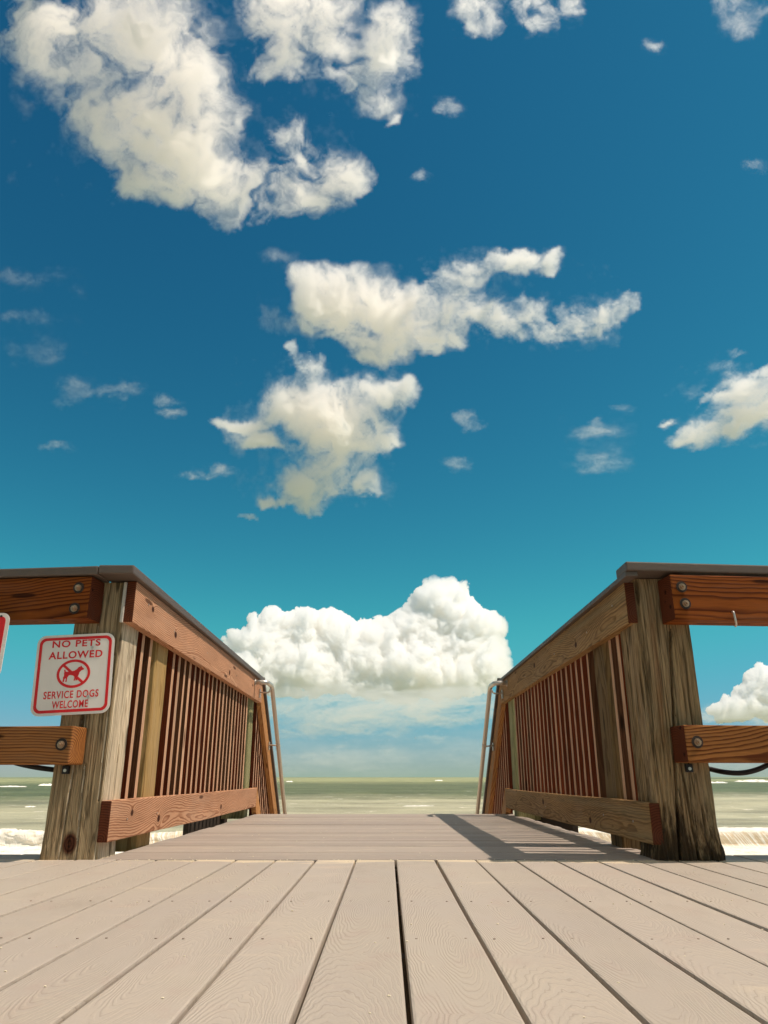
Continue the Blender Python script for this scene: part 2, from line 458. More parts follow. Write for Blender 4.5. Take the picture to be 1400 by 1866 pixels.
def wave_material():
    g = G('breaking_foam'); x, y, z = g.xyz(g.pos())
    h = z - SEA
    st = g.noise(g.vec(x * 15.0 + h * 9.0, h * 1.4, y * .6), 1, 5, .62, .3)
    ch = g.noise(g.vec(x * 2.0, y * 2.0, h * 3.0), 1, 6, .68)
    lace = g.m('MAXIMUM', g.step(st, .46, .60), g.step(h + (ch - .5) * .45, .46, .60))
    lace = g.m('MAXIMUM', lace, (1 - g.step(h + (ch - .5) * .3, .10, .2)) * g.step(ch, .34, .50))
    lace = g.m('MAXIMUM', lace, g.step(-1.0 * x, 8.0, 14.0) * g.step(ch, .30, .46))
    col = g.mix(lace, g.mix(ch, (.62, .47, .29), (.68, .57, .42)), (.86, .82, .74))
    return g.surface(col, .6, st * .6 + ch, .06, .7, .3)
def breaker():
    nx, prof = 900, []
    xs = np.linspace(-34, 34, nx)
    # profile from sea behind, over the crest, down the face, into the wash in front: (dy, dz)
    pf = np.array([(3.4, -.08), (2.4, .08), (1.6, .24), (.9, .45), (.35, .62), (.05, .68), (-.18, .66), (-.33, .58), (-.40, .46), (-.44, .32), (-.47, .20), (-.55, .12), (-.8, .10), (-1.3, .07), (-2.0, .03), (-2.8, -.08)])
    t = np.linspace(0, len(pf) - 1, 70); k = np.clip(t.astype(int), 0, len(pf) - 2); f = (t - k)[:, None]
    pf = pf[k] * (1 - f) + pf[k + 1] * f
    X = np.repeat(xs[None], len(pf), 0); PY = np.repeat(pf[:, :1], nx, 1); PZ = np.repeat(pf[:, 1:], nx, 1)
    y0 = 27.4 + .8 * fbm(X * .06, X * 0, X * 0, 3) + .012 * X
    hh = (.92 + .45 * fbm(X * .09, X * 0 + 4, X * 0, 3)) * np.where(X < 0, .92, 1)
    rough = np.clip(-(X + 5) / 8, 0, 1) * .16 + .05
    n = fbm(X * 2.6, PY * 3.2 + 3, PZ * 3.5, 6, .6)
    amp = np.clip(PZ / .3, .15, 1)
    Z = SEA + PZ * hh + n * rough * amp
    Y = y0 + PY + fbm(X * 1.3 + 9, PY * 2, PZ * 3, 4) * rough * amp * .9
    i = np.arange(len(pf) - 1)[:, None] * nx + np.arange(nx - 1)[None]
    Q = np.stack([i, i + nx, i + nx + 1, i + 1], -1).reshape(-1, 4)
    me = bpy.data.meshes.new('breaking_wave'); me.from_pydata(np.stack([X, Y, Z], -1).reshape(-1, 3).tolist(), [], Q.tolist())
    for p in me.polygons: p.use_smooth = True
    return link('breaking_wave', me, wave_material())
tag(breaker(), 'white breaking wave with sandy curtain of water close to shore', 'wave')
def whitecap(px, py, w, h, label):
    """a low foaming crest standing on the sea where the sight line through (px, py) meets the water"""
    d = direction(np.array([float(px)]), np.array([float(py)]))[0]
    s = (SEA - CAMH) / d[2]; c = d * s
    k = s / FPX; L, H = w * k, h * k
    nx, ny = 60, 9
    u = np.linspace(-1, 1, nx); v = np.linspace(0, 1, ny); U, Vv = np.meshgrid(u, v)
    env = np.clip(1 - U ** 2, 0, 1) ** .5 * (.7 + .6 * fbm(U * 3 + px, U * 0, U * 0, 4))
    Z = H * env * np.sin(Vv * math.pi) + .1 * H * fbm(U * 9, Vv * 4, U * 0 + px, 3) - .04 * H
    Yy = (Vv - .5) * H * 5 + .8 * H * fbm(U * 2 + 7, U * 0, U * 0 + px, 3) * 3
    i = np.arange(ny - 1)[:, None] * nx + np.arange(nx - 1)[None]
    Q = np.stack([i, i + 1, i + nx + 1, i + nx], -1).reshape(-1, 4)
    me = bpy.data.meshes.new('whitecap'); me.from_pydata(np.stack([U * L / 2, Yy, Z], -1).reshape(-1, 3).tolist(), [], Q.tolist())
    for p in me.polygons: p.use_smooth = True
    o = link('whitecap', me, M['foam']); o.location = (c[0], c[1], SEA + .02)
    return tag(o, label, 'wave', 'whitecaps out on the sea')
M['foam'] = plain('white_foam', (.84, .82, .76), .7, var=.1, scale=3)

# ------------------------------------------------------------------ clouds
CAM_R = np.array(Matrix.Rotation(YAW, 3, 'Z') @ Matrix.Rotation(math.pi / 2 + PITCH, 3, 'X'))
def direction(px, py):
    d = np.stack([(px - 700) / FPX, -(py - 933) / FPX, -np.ones_like(px)], -1) @ CAM_R.T
    return d / np.linalg.norm(d, axis=-1, keepdims=True)
def vapour(name, density, col=(1, 1, 1), aniso=0.):
    m = bpy.data.materials.new(name); m.use_nodes = True; n = m.node_tree; n.nodes.clear()
    o = n.nodes.new('ShaderNodeOutputMaterial'); v = n.nodes.new('ShaderNodeVolumeScatter')
    v.inputs['Color'].default_value = (*col, 1); v.inputs['Density'].default_value = density; v.inputs['Anisotropy'].default_value = aniso
    ab = n.nodes.new('ShaderNodeVolumeAbsorption'); ab.inputs['Color'].default_value = (*col, 1); ab.inputs['Density'].default_value = density
    ad = n.nodes.new('ShaderNodeAddShader'); n.links.new(v.outputs[0], ad.inputs[0]); n.links.new(ab.outputs[0], ad.inputs[1])
    n.links.new(ad.outputs[0], o.inputs['Volume']); return m
def cloud(label, blobs, dist, thick, mat, thr=.28, amp=1.5, freq=1 / 110, seed=0, step=3., mode=None, warp=.6, pw=1.4, pad=1.7, stretch=(1, 1), gain=.6, oct=8, rot=0., group=None, soft=.8, base=None, veil=.05, lean=0.):
    """one body of vapour: a closed hull whose two skins are dist away, as thick as the field built from blobs"""
    B = np.array([b if len(b) > 4 else (*b, 1) for b in blobs], float)
    if mat is V_WISP: B[:, 2:4] *= 1.22; thr -= .05          # thin veils spread wider
    x0, x1 = (B[:, 0] - pad * B[:, 2]).min(), (B[:, 0] + pad * B[:, 2]).max()
    y0, y1 = (B[:, 1] - pad * B[:, 3]).min(), (B[:, 1] + pad * B[:, 3]).max()
    X, Y = np.meshgrid(np.arange(x0, x1, step), np.arange(y0, y1, step))
    cr, sr = math.cos(rot), math.sin(rot)
    fx, fy = (X * cr + Y * sr) * freq * stretch[0], (-X * sr + Y * cr) * freq * stretch[1]
    wx = fbm(fx * 1.1, fy * 1.1, np.full_like(X, seed + .5), 4); wy = fbm(fx * 1.1 + 40, fy * 1.1, np.full_like(X, seed + 9.5), 4)
    k = min(1, .009 / freq)
    hx, hy = fbm(fx * 4 + 7, fy * 4, np.full_like(X, seed + 1.5), 4, .6), fbm(fx * 4 + 70, fy * 4, np.full_like(X, seed + 3.5), 4, .6)
    if mode: hx = hy = 0
    dx, dy = X + (wx * 30 + hx * 16) * k, Y + (wy * 30 + hy * 16) * k
    Mk = np.ones_like(X)
    for b in B: Mk *= 1 - np.clip(b[4] * np.exp(-.9 * (((dx - b[0]) / b[2]) ** 2 + ((dy - b[1]) / b[3]) ** 2)), 0, .999)
    Mk = 1 - Mk
    N = fbm(fx + warp * wx, fy + warp * wy, np.full_like(X, seed + .3), oct, gain, mode)
    F0 = Mk + amp * N * np.sqrt(Mk + .02) - thr
    F0 = np.clip(F0, 0, None)
    T = F0 ** pw if mode else F0 ** 2 / (F0 + soft)
    if not mode:      # ragged inner structure, thick and thin
        N3 = fbm(fx * 2.3 + 5 + wx, fy * 2.3 + wy, np.full_like(X, seed + 7.7), 6, .70)
        T = T * np.clip(.85 + 2.0 * N3, .10, 2.4)
    if not mode: T = T + veil * np.clip(Mk + 1.5 * amp * N * np.sqrt(Mk + .02) - thr + .18 + .6 * hx, 0, None) ** 1.5
    if base: T = T * (1 - np.clip((Y + 14 * wx - base[0]) / (base[1] - base[0]), 0, 1)) ** 1.2
    fade = np.clip(np.minimum(np.minimum(X - x0, x1 - X) / (.12 * (x1 - x0)), np.minimum(Y - y0, y1 - Y) / (.12 * (y1 - y0))), 0, 1)
    T = np.clip(T - .10 * (1 - fade) ** 2, 0, None) * fade       # nothing reaches the rim of the grid
    T[0, :] = T[-1, :] = 0; T[:, 0] = T[:, -1] = 0
    off = .5 + .25 * fbm(fx * 1.7 + 9, fy * 1.7, np.full_like(X, seed + 5.3), 4, .5, mode)
    rel = 0
    if mode:
        rel = (.13 * fbm(fx * 1.6 + 3 + .3 * wx, fy * 1.6, np.full_like(X, seed + 2.2), 6, .58, 'puff')) * np.clip(T * 3, 0, 1)
    D = direction(X, Y)
    dist = dist + lean * (y1 - Y)          # the pile leans away from the viewer as it rises
    P1, P2 = D * (dist - thick * (T * off + rel))[..., None], D * (dist + thick * T * (1 - off))[..., None]
    if mode: P2 = np.where((thick * (T + rel) < 20)[..., None], P1 + D * 20 * (T > 0)[..., None], P2)
    ok = T > 0
    c = ok[:-1, :-1] | ok[1:, :-1] | ok[:-1, 1:] | ok[1:, 1:]
    used = np.zeros_like(ok); used[:-1, :-1] |= c; used[1:, :-1] |= c; used[:-1, 1:] |= c; used[1:, 1:] |= c
    ins = ok & used; nu = int(used.sum())
    idf = -np.ones(ok.shape, int); idf[used] = np.arange(nu)
    idb = idf.copy(); idb[ins] = nu + np.arange(ins.sum())
    Vs = np.concatenate([P1[used], P2[ins]])
    ci, cj = np.nonzero(c)
    q = lambda I: np.stack([I[ci, cj], I[ci, cj + 1], I[ci + 1, cj + 1], I[ci + 1, cj]], -1)
    Q1, Q2 = q(idf)[:, ::-1], q(idb)
    same = (Q1[:, ::-1] == Q2).all(1)
    Q = np.concatenate([Q1[~same], Q2[~same]])
    cen = Vs.mean(0)
    me = bpy.data.meshes.new('cloud'); me.from_pydata((Vs - cen).tolist(), [], Q.tolist())
    o = link('cloud', me, mat); o.location = Vector(cen) + Vector((0, 0, CAMH))
    return tag(o, label, 'cloud', group)
for a in ((1372, 1425, 55, 5, 'white foaming crest out on the sea at the right edge'), (1306, 1427, 34, 3, 'thin foam crest on the sea just right of the dark weathered post'),
          (84, 1432, 22, 4, 'foam crest on the sea left of the big left post'), (22, 1434, 46, 2.5, 'long thin foam crest on the sea at the left edge'),
          (56, 1472, 26, 3, 'short foam crest on pale water left of the left post'), (528, 1425, 12, 2.5, 'tiny foam crest beside the left stair handrail'),
          (800, 1423, 14, 2.5, 'tiny foam crest on the far water near the right handrail'), (765, 1470, 60, 2.5, 'broken foam patch on pale water beyond the end of the walkway')):
    whitecap(*a)

WARM = (1, .984, .969)
V_HIGH = vapour('high_cloud', .0120, WARM, .5)
V_MID = vapour('mid_cloud', .0140, WARM, .45)
V_WISP = vapour('wisp_cloud', .0046, WARM, .45)
V_CUM = vapour('cumulus_vapour', .016, (1, .996, .988))
V_HAZE = vapour('horizon_haze', .00026, (1, .985, .96))
V_BANK = vapour('low_bank_vapour', .0011, (1, .99, .975))
cloud('large ragged white cloud in the upper left of the sky', [(40, 20, 60, 60, .8), (130, 70, 100, 60), (240, 50, 110, 70, .8), (170, 130, 80, 60), (230, 200, 90, 70), (320, 120, 80, 80, .85), (300, 270, 90, 60), (380, 200, 55, 70, .7), (340, 330, 100, 45), (255, 345, 50, 28), (420, 360, 70, 45), (450, 395, 60, 24, .8), (520, 350, 54, 36), (560, 285, 60, 40), (620, 320, 58, 34), (555, 368, 55, 22, .9), (480, 335, 36, 40, .85), (655, 325, 25, 22), (520, 240, 30, 32, .8)], 2500, 620, V_HIGH, thr=.30, amp=1.6, freq=1 / 130, seed=1, warp=.9, step=2.6)
cloud('tall white cloud cut off by the top edge left of centre', [(520, 50, 70, 50), (560, 20, 90, 45), (590, 75, 55, 35), (500, 100, 40, 40), (470, 60, 35, 40, .7), (480, 125, 30, 25), (560, 120, 40, 30, .7)], 2450, 560, V_HIGH, thr=.27, amp=1.5, freq=1 / 110, seed=2)
cloud('ragged grey white cloud right of the tall cloud at the top edge', [(700, 100, 55, 60), (730, 50, 35, 45, .9), (640, 150, 45, 30), (690, 185, 35, 28, .9), (715, 222, 12, 12, .9), (610, 140, 25, 20, .7)], 2480, 420, V_HIGH, thr=.27, amp=1.5, freq=1 / 95, seed=3)
cloud('small white cloud at the top edge right of centre', [(880, 10, 48, 28), (895, 40, 22, 26, .9), (860, 50, 18, 14, .7)], 2550, 300, V_HIGH, thr=.27, amp=1.5, freq=1 / 80, seed=4, step=2.5)
cloud('bright tufted cloud at the top edge between two smaller ones', [(985, 15, 50, 32), (980, 45, 24, 22), (1045, 8, 22, 22, .9), (960, 5, 20, 20)], 2550, 320, V_HIGH, thr=.27, amp=1.5, freq=1 / 80, seed=5, step=2.5)
cloud('thin faint cloud wisp in the top right corner', [(1345, 35, 26, 24, .9), (1320, 8, 30, 16, .8), (1360, 58, 14, 12, .8), (1390, 15, 20, 12, .6)], 2550, 260, V_WISP, amp=1.2, freq=1 / 70, seed=6, step=2.5)
cloud('plump bright white cloud in the middle of the sky', [(600, 515, 55, 34), (680, 555, 62, 48), (640, 590, 70, 38), (690, 635, 40, 30), (705, 600, 40, 50), (590, 560, 48, 46), (565, 500, 26, 20, .8)], 3200, 760, V_MID, thr=.26, amp=1.25, freq=1 / 120, seed=7, warp=.6)
cloud('small cloud fragment just left of the plump middle cloud', [(505, 580, 22, 20, .95), (530, 595, 20, 12, .9), (487, 575, 10, 20, .7), (505, 465, 24, 12, .6), (540, 495, 12, 10, .6)], 3150, 280, V_WISP, amp=1.0, freq=1 / 70, seed=8, step=2.5)
cloud('long ragged cloud stretching right of the plump middle cloud', [(780, 600, 45, 38, .9), (760, 545, 44, 26, .9), (830, 560, 42, 34, .9), (805, 528, 45, 26, .9), (850, 505, 44, 24, .9), (915, 482, 45, 17, .95), (955, 470, 26, 12, .85), (1004, 470, 22, 26, .95), (1008, 498, 12, 14, .8), (880, 580, 60, 28), (960, 582, 80, 34), (1050, 586, 66, 29), (1105, 572, 36, 20), (1148, 555, 20, 18), (830, 618, 40, 20, .8), (770, 640, 36, 14, .7)], 3200, 470, V_MID, thr=.27, amp=1.45, freq=1 / 90, seed=9, stretch=(1, 1.25))
cloud('star shaped white cloud below the middle of the sky', [(568, 668, 30, 28, .95), (532, 632, 10, 16, .7), (520, 740, 46, 36), (600, 765, 80, 48), (440, 772, 40, 13, .95), (405, 768, 20, 8, .8), (690, 718, 55, 24, .95), (735, 705, 24, 20, .8), (660, 800, 50, 45), (600, 830, 48, 50), (555, 885, 52, 30), (650, 885, 48, 28), (572, 930, 24, 17), (500, 915, 36, 13, .95), (450, 942, 28, 8, .9), (475, 805, 44, 14, .85), (720, 800, 20, 12, .6)], 3600, 780, V_MID, thr=.26, amp=1.25, freq=1 / 100, seed=10, warp=.6)
cloud('slanting bright cloud at the right edge of the sky', [(1255, 805, 45, 17), (1310, 785, 55, 24), (1370, 765, 50, 20), (1310, 725, 38, 17), (1365, 700, 42, 24), (1400, 690, 40, 28), (1420, 740, 50, 36), (1215, 770, 22, 8, .7)], 3700, 520, V_MID, thr=.26, amp=1.2, freq=1 / 90, seed=11, stretch=(.8, 1.5), rot=-.4)
cloud('small streaky cloud left of the slanting bright cloud', [(1085, 785, 42, 15, .95), (1098, 842, 40, 17, .95), (1128, 742, 24, 6, .8), (1080, 765, 16, 6, .7)], 3700, 250, V_WISP, amp=.9, freq=1 / 75, seed=12, step=2.5, stretch=(.8, 1.6))
cloud('thin tilted wisp above the slanting bright cloud', [(1318, 660, 20, 9, .95), (1345, 642, 16, 6, .9)], 3700, 230, V_WISP, thr=.36, amp=.9, freq=1 / 60, seed=13, step=2, stretch=(.8, 1.5), rot=-.5)
small = 'small stray wisps of cloud'
for (i, (lab, bl)) in enumerate((
        ('small oval wisp right of the star shaped cloud', [(845, 765, 24, 12, .95), (865, 775, 20, 9, .95)]),
        ('faint little wisp below the oval wisp', [(830, 848, 20, 9, .9)]),
        ('little cloud puff below the ragged cloud at the top', [(820, 195, 20, 14, .95), (808, 203, 10, 8, .8)]),
        ('tiny cloud puff under the right tip of the large ragged cloud', [(765, 320, 16, 9, .95)]),
        ('very small pale puff high on the right', [(1195, 85, 16, 10, .85)]),
        ('tiny pale tuft near the upper right edge', [(1375, 303, 16, 9, .85)]),
        ('upper of two little wisps left of the star shaped cloud', [(305, 730, 22, 10, .95)]),
        ('lower of two little wisps left of the star shaped cloud', [(312, 752, 18, 7, .95)]),
        ('low thin streak left of the tail of the star shaped cloud', [(400, 855, 24, 9, .95), (360, 866, 28, 6, .9)]),
        ('short faint streak alone on the lower left', [(107, 815, 24, 7, .85)]))):
    cloud(lab, bl, 3300, 240, V_WISP, thr=.27, amp=1.4, freq=1 / 55, seed=20 + i, step=2, stretch=(.9, 1.3), group=small)
cloud('faint veil of wisps at the left edge of the sky', [(25, 505, 40, 20, .8), (90, 500, 46, 16, .72), (142, 530, 22, 12, .65), (12, 575, 20, 10, .95), (80, 580, 44, 12, .66), (85, 640, 42, 26, .74), (30, 645, 16, 14, .6)], 3000, 170, V_WISP, thr=.40, amp=1.0, freq=1 / 75, seed=31, stretch=(.9, 1.3))
cloud('thin trailing wisp left of the star shaped cloud', [(130, 705, 26, 16, .75), (185, 712, 36, 8, .85), (235, 712, 28, 8, .95), (118, 735, 20, 10, .7)], 3300, 220, V_WISP, thr=.26, amp=1.2, freq=1 / 60, seed=32, stretch=(.8, 1.4))
cloud('huge white cumulus cloud standing above the horizon', [(470, 1155, 54, 36), (440, 1195, 50, 34), (500, 1140, 42, 30), (570, 1130, 50, 30), (525, 1150, 46, 34), (530, 1205, 80, 48), (620, 1165, 55, 34), (660, 1200, 80, 54), (745, 1140, 40, 34), (720, 1190, 70, 60), (785, 1095, 34, 34), (830, 1110, 44, 40), (800, 1150, 70, 44), (885, 1135, 32, 22), (905, 1142, 16, 12), (850, 1175, 50, 40), (835, 1220, 60, 36), (880, 1200, 40, 36), (905, 1225, 26, 22), (640, 1245, 130, 34), (480, 1235, 60, 30), (780, 1245, 90, 30)], 9000, 1500, V_CUM, thr=.46, amp=.72, freq=1 / 74, seed=3, step=1.5, mode='puff', warp=.25, pw=.62, pad=1.5, gain=.6, base=(1215, 1335), lean=8.)
cloud('white cumulus cloud low at the right edge', [(1388, 1254, 36, 32), (1350, 1286, 44, 24), (1405, 1278, 44, 38), (1316, 1296, 36, 18, .95), (1430, 1240, 44, 46), (1372, 1268, 34, 28)], 9500, 1700, V_CUM, thr=.44, amp=.72, freq=1 / 62, seed=14, step=1.5, mode='puff', warp=.25, pw=.65, gain=.6, lean=8.)
cloud('flat grey cloud bank under the huge cumulus', [(560, 1270, 120, 22), (680, 1280, 150, 26), (800, 1275, 140, 26), (880, 1285, 70, 22), (500, 1285, 60, 20), (750, 1316, 170, 26, .9), (600, 1320, 140, 22, .8)], 7300, 2600, V_BANK, thr=.26, amp=.8, freq=1 / 120, seed=15, step=2.5, stretch=(.6, 2.0))
cloud('long pale bank of haze lying along the horizon', [(x, 1372 + 8 * math.sin(x), 130, 34, .9) for x in range(-260, 1700, 120)], 16000, 2600, V_HAZE, thr=.30, amp=.7, freq=1 / 120, seed=51, step=4, stretch=(.5, 2.2), pad=2.0, veil=.12)
cloud('pale hazy cloud spreading below the cumulus at the right edge', [(1330, 1296, 56, 18, .9), (1400, 1312, 80, 20, .9), (1290, 1312, 44, 14, .8)], 8200, 2000, V_BANK, thr=.26, amp=.9, freq=1 / 90, seed=16, step=2.5, stretch=(.6, 1.8))
for i, (lab, bl) in enumerate((
        ('thin pale streak of cloud over the sea right of centre', [(700, 1316, 34, 4, .95), (650, 1322, 30, 4, .8)]),
        ('pale flat streak of cloud beside the right handrail', [(850, 1312, 40, 6, .95), (800, 1318, 30, 4, .8)]),
        ('faint low puffs of cloud above the middle of the horizon', [(660, 1335, 34, 10, .8), (720, 1340, 26, 10, .9), (790, 1345, 34, 10, .8), (845, 1348, 26, 10, .8), (700, 1372, 24, 8, .85)]),
        ('faint low puffs of cloud beside the left handrail', [(540, 1335, 34, 6, .9), (525, 1290, 14, 9, .9), (560, 1378, 26, 8, .75), (620, 1362, 20, 7, .7)]))):
    cloud(lab, bl, 12000, 1500, V_BANK, thr=.36, amp=.7, freq=1 / 60, seed=40 + i, step=2, stretch=(.7, 1.6), pw=1, group='faint low clouds over the sea')

# unseen clouds added overhead, to the sides and behind the viewer, brightening the shadows
def fill_cloud(az, el, w, h, dist, seed):
    """a ragged lens of vapour away from the camera's field of view, placed by compass bearing and height"""
    U, W_ = np.meshgrid(np.linspace(-1, 1, 70), np.linspace(-1, 1, 46))
    N = fbm(U * 2.2 * w / h + seed, W_ * 2.2, np.full_like(U, seed + .4), 5, .6)
    T = np.clip(1 - (U ** 2 + W_ ** 2) + 1.0 * N - .25, 0, None); T[0] = T[-1] = 0; T[:, 0] = T[:, -1] = 0
    d = Vector((math.sin(R(az)) * math.cos(R(el)), math.cos(R(az)) * math.cos(R(el)), math.sin(R(el))))
    q = np.array(d.to_track_quat('Z', 'Y').to_matrix())
    th = dist * math.tan(R(h)) * .9
    sx, sy = dist * math.tan(R(w)), dist * math.tan(R(h))
    n = U.size; f = np.stack([U * sx, W_ * sy, -T * th * .5], -1).reshape(-1, 3); b = np.stack([U * sx, W_ * sy, T * th * .5 + .01], -1).reshape(-1, 3)
    ok = T > 0; c = ok[:-1, :-1] | ok[1:, :-1] | ok[:-1, 1:] | ok[1:, 1:]
    idx = np.arange(n).reshape(T.shape); g = lambda I: np.stack([I[:-1, :-1][c], I[:-1, 1:][c], I[1:, 1:][c], I[1:, :-1][c]], -1)
    i2 = np.where(ok, idx + n, idx)
    Q = np.concatenate([g(idx)[:, ::-1], g(i2)])
    return np.concatenate([f, b]) @ q.T + np.array(d * dist), Q
VA, QA, nv = [], [], 0
for k, (az, el, w, h) in enumerate(((69, 40, 20, 12), (-68, 36, 20, 12), (-60, 68, 18, 13), (128, 64, 16, 9), (-100, 44, 22, 13), (-95, 72, 14, 10), (150, 46, 24, 14), (-145, 52, 24, 15), (178, 72, 18, 12), (178, 26, 28, 11), (118, 26, 26, 11), (-120, 22, 26, 10), (80, 20, 20, 8), (-82, 18, 20, 8), (-160, 28, 18, 8), (5, 74, 15, 9))):
    v_, q_ = fill_cloud(az, el, w * 1.15, h * 1.15, 3000, 60 + k * 3)
    VA.append(v_); QA.append(q_ + nv); nv += len(v_)
me = bpy.data.meshes.new('clouds'); me.from_pydata(np.concatenate(VA).tolist(), [], np.concatenate(QA).tolist())
tag(link('clouds', me, V_MID), kind='stuff')  # out of view, added as soft fill light

# ------------------------------------------------------------------ decking
S, X0, Y1 = .1461, .0256, 2.998
deck = tag(empty('deck'), kind='structure')
walk = tag(empty('walkway'), kind='structure')
def board_mesh(L, seed):
    return timber_mesh('deck_board', L, .1385, .026, .0045, 10, .0006, seed)
short = [board_mesh(3.55, s) for s in range(3)]
longer = [board_mesh(3.74, s + 5) for s in range(3)]
rb = random.Random(3)
for k in range(-21, 21):
    xc = X0 + (k + .5) * S
    outer = xc < -1.08 or xc > .99
    me = (longer if outer else short)[k % 3]
    y1 = 3.19 if outer else Y1 - .004
    L = 3.74 if outer else 3.55
    mw = Matrix.Translation((xc + rb.uniform(-.0008, .0008), y1 - L / 2 + rb.uniform(-.002, .002), -.013 + rb.uniform(-.0012, .0008))) @ Matrix.Rotation(R(90 + rb.uniform(-.03, .03)), 4, 'Z') @ Matrix.Rotation(R(rb.uniform(-.25, .25)), 4, 'X')
    link('deck_board', me, M['deck_y'], deck, mw)
wmesh = [timber_mesh('deck_board', 2.125, .1380, .026, .0045, 6, .0006, s + 9) for s in range(3)]
for k in range(25):
    yc = Y1 + .002 + (k + .5) * .1443
    xm = -.012 - .004 * (yc - 3)
    mw = Matrix.Translation((xm + rb.uniform(-.009, .009), yc, -.013 + rb.uniform(-.0012, .0010))) @ Matrix.Rotation(R(rb.uniform(-.05, .05) + (180 if k % 2 else 0)), 4, 'Z')
    link('deck_board', wmesh[k % 3], M['deck_x'], walk, mw)
for y in (-.2, .35, .95, 1.58, 2.03, 2.6, 2.94):
    timber('joist', (-3.1, y - .02, -.22), (3.1, y + .02, -.0275), 'X', M['joist'], deck, 0)
for x in (-1.03, -.5, .02, .5, .97):
    timber('joist', (x - .02, Y1 + .03, -.22), (x + .02, 6.56, -.0275), 'Y', M['joist'], walk, 0)
timber('joist', (-1.06, 6.562, -.22), (1.03, 6.6, -.0275), 'X', M['joist'], walk, 0)
bm = bmesh.new()
for k in range(-14, 14):
    for y in (1.585, 2.03):
        for dx in (.028, .118):
            m = Matrix.Translation((X0 + k * S + dx + rb.uniform(-.003, .003), y + rb.uniform(-.004, .004), .0004))
            bmesh.ops.create_cone(bm, cap_ends=True, segments=10, radius1=.0026, radius2=.0023, depth=.0010, matrix=m)
o = link('screw_heads', bm_mesh('screw_heads', bm), plain('screw_coating', (.25, .185, .14), .5), deck); o['kind'] = 'stuff'
bm = bmesh.new()
for i in range(420):
    t = rb.random()
    if t < .5: x, y = rb.uniform(-1.3, .9), 2.96 + rb.gauss(0, .035)
    elif t < .8: x, y = rb.uniform(-1, 1), rb.uniform(1.0, 2.95)
    else: x, y = rb.uniform(-1, .9), rb.uniform(3.05, 6.3)
    s = rb.uniform(.0008, .0022)
    bmesh.ops.create_icosphere(bm, subdivisions=1, radius=s, matrix=Matrix.Translation((x, y, s * .4)) @ Matrix.Diagonal((1.5, 1.2, .6, 1)))
tag(link('sand', bm_mesh('sand', bm), plain('loose_sand', (.75, .66, .50), .9)), kind='stuff')
# stairs down to the beach beyond the walkway
stairs = tag(empty('stairs'), kind='structure')
for k in range(9):
    y, z = 6.62 + k * .27, -.19 * (k + 1)
    timber('tread', (-1.09, y, z - .03), (1.0, y + .28, z), 'X', M['deck_x'], stairs, .003)

# ------------------------------------------------------------------ weathered square posts
def post_mesh(wx, wy, h, seed, crack=None, z0=-.02, splay=0., depth=.0022):
    n, mrows = 380, 90
    per = np.linspace(0, 4, n, endpoint=False); zs = np.linspace(z0, h, mrows)
    hx, hy, r = wx / 2, wy / 2, .008
    side = per.astype(int); t = per - side
    # corners start at front-left going right: front (y-), right (x+), back, left
    cx = np.select([side == 0, side == 1, side == 2, side == 3], [-hx + 2 * hx * t, hx + 0 * t, hx - 2 * hx * t, -hx + 0 * t])
    cy = np.select([side == 0, side == 1, side == 2, side == 3], [-hy + 0 * t, -hy + 2 * hy * t, hy + 0 * t, hy - 2 * hy * t])
    nx = np.select([side == 1, side == 3], [1., -1.], 0.) * np.ones(n); ny = np.select([side == 0, side == 2], [-1., 1.], 0.) * np.ones(n)
    cn = np.minimum(t, 1 - t) * np.where(side % 2 == 0, wx, wy)
    rnd_ = np.clip(1 - cn / r, 0, 1) ** 2 * r * .55
    PX, ZZ = np.meshgrid(per, zs)
    ang = PX / 4 * 2 * math.pi
    ax, ay = np.cos(ang), np.sin(ang)
    f = fbm(ax * 9 + seed * 3, ay * 9, ZZ * .9 + seed, 4) * depth + np.minimum(0, fbm(ax * 26 + seed, ay * 26, ZZ * 1.4, 3)) * depth * 1.6
    f = f + fbm(ax * 2, ay * 2, ZZ * 3 + seed, 3) * .003
    f = f + splay * np.clip((.12 - ZZ) / .12, 0, 1) ** 1.5 + splay * .9 * np.maximum(0, fbm(ax * 5, ay * 5, ZZ * 14 + seed, 3)) * np.clip((.35 - ZZ) / .3, 0, 1)
    if crack:
        for (s0, s1, zz0, zz1, w, dep) in crack:
            pc = s0 + (s1 - s0) * (ZZ - zz0) / (zz1 - zz0) + .018 * fbm(ZZ * 5, ZZ * 0, ZZ * 0 + seed, 3)
            f = f - dep * np.exp(-((PX - pc) / w) ** 2) * (ZZ > min(zz0, zz1)) * (ZZ < max(zz0, zz1))
    f = f - rnd_[None]
    X = cx[None] + nx[None] * f; Y = cy[None] + ny[None] * f
    # soften corners along both normals
    k = np.clip(1 - cn / r, 0, 1) ** 2 * r * .5
    X = X - np.sign(cx)[None] * k[None] * .6; Y = Y - np.sign(cy)[None] * k[None] * .6
    # local X is the length
    Vs = np.stack([ZZ, Y, -X], -1).reshape(-1, 3)
    i = np.arange(mrows - 1)[:, None] * n; j = np.arange(n)[None]; jn = (j + 1) % n
    Q = np.stack([i + j, i + jn, i + n + jn, i + n + j], -1).reshape(-1, 4).tolist()
    Q.append(list(range(n))[::-1]); Q.append(list(range((mrows - 1) * n, mrows * n)))
    me = bpy.data.meshes.new('post'); me.from_pydata(Vs.tolist(), [], Q)
    return me
def post(x0, x1, y0, y1, h, mat, parent, seed, crack=None, splay=0., depth=.0022, z0=-.02):
    me = post_mesh(x1 - x0, y1 - y0, h, seed, crack, z0, splay, depth)
    return link('post', me, mat, parent, Matrix.Translation(((x0 + x1) / 2, (y0 + y1) / 2, 0)) @ AX['Z'].to_4x4())

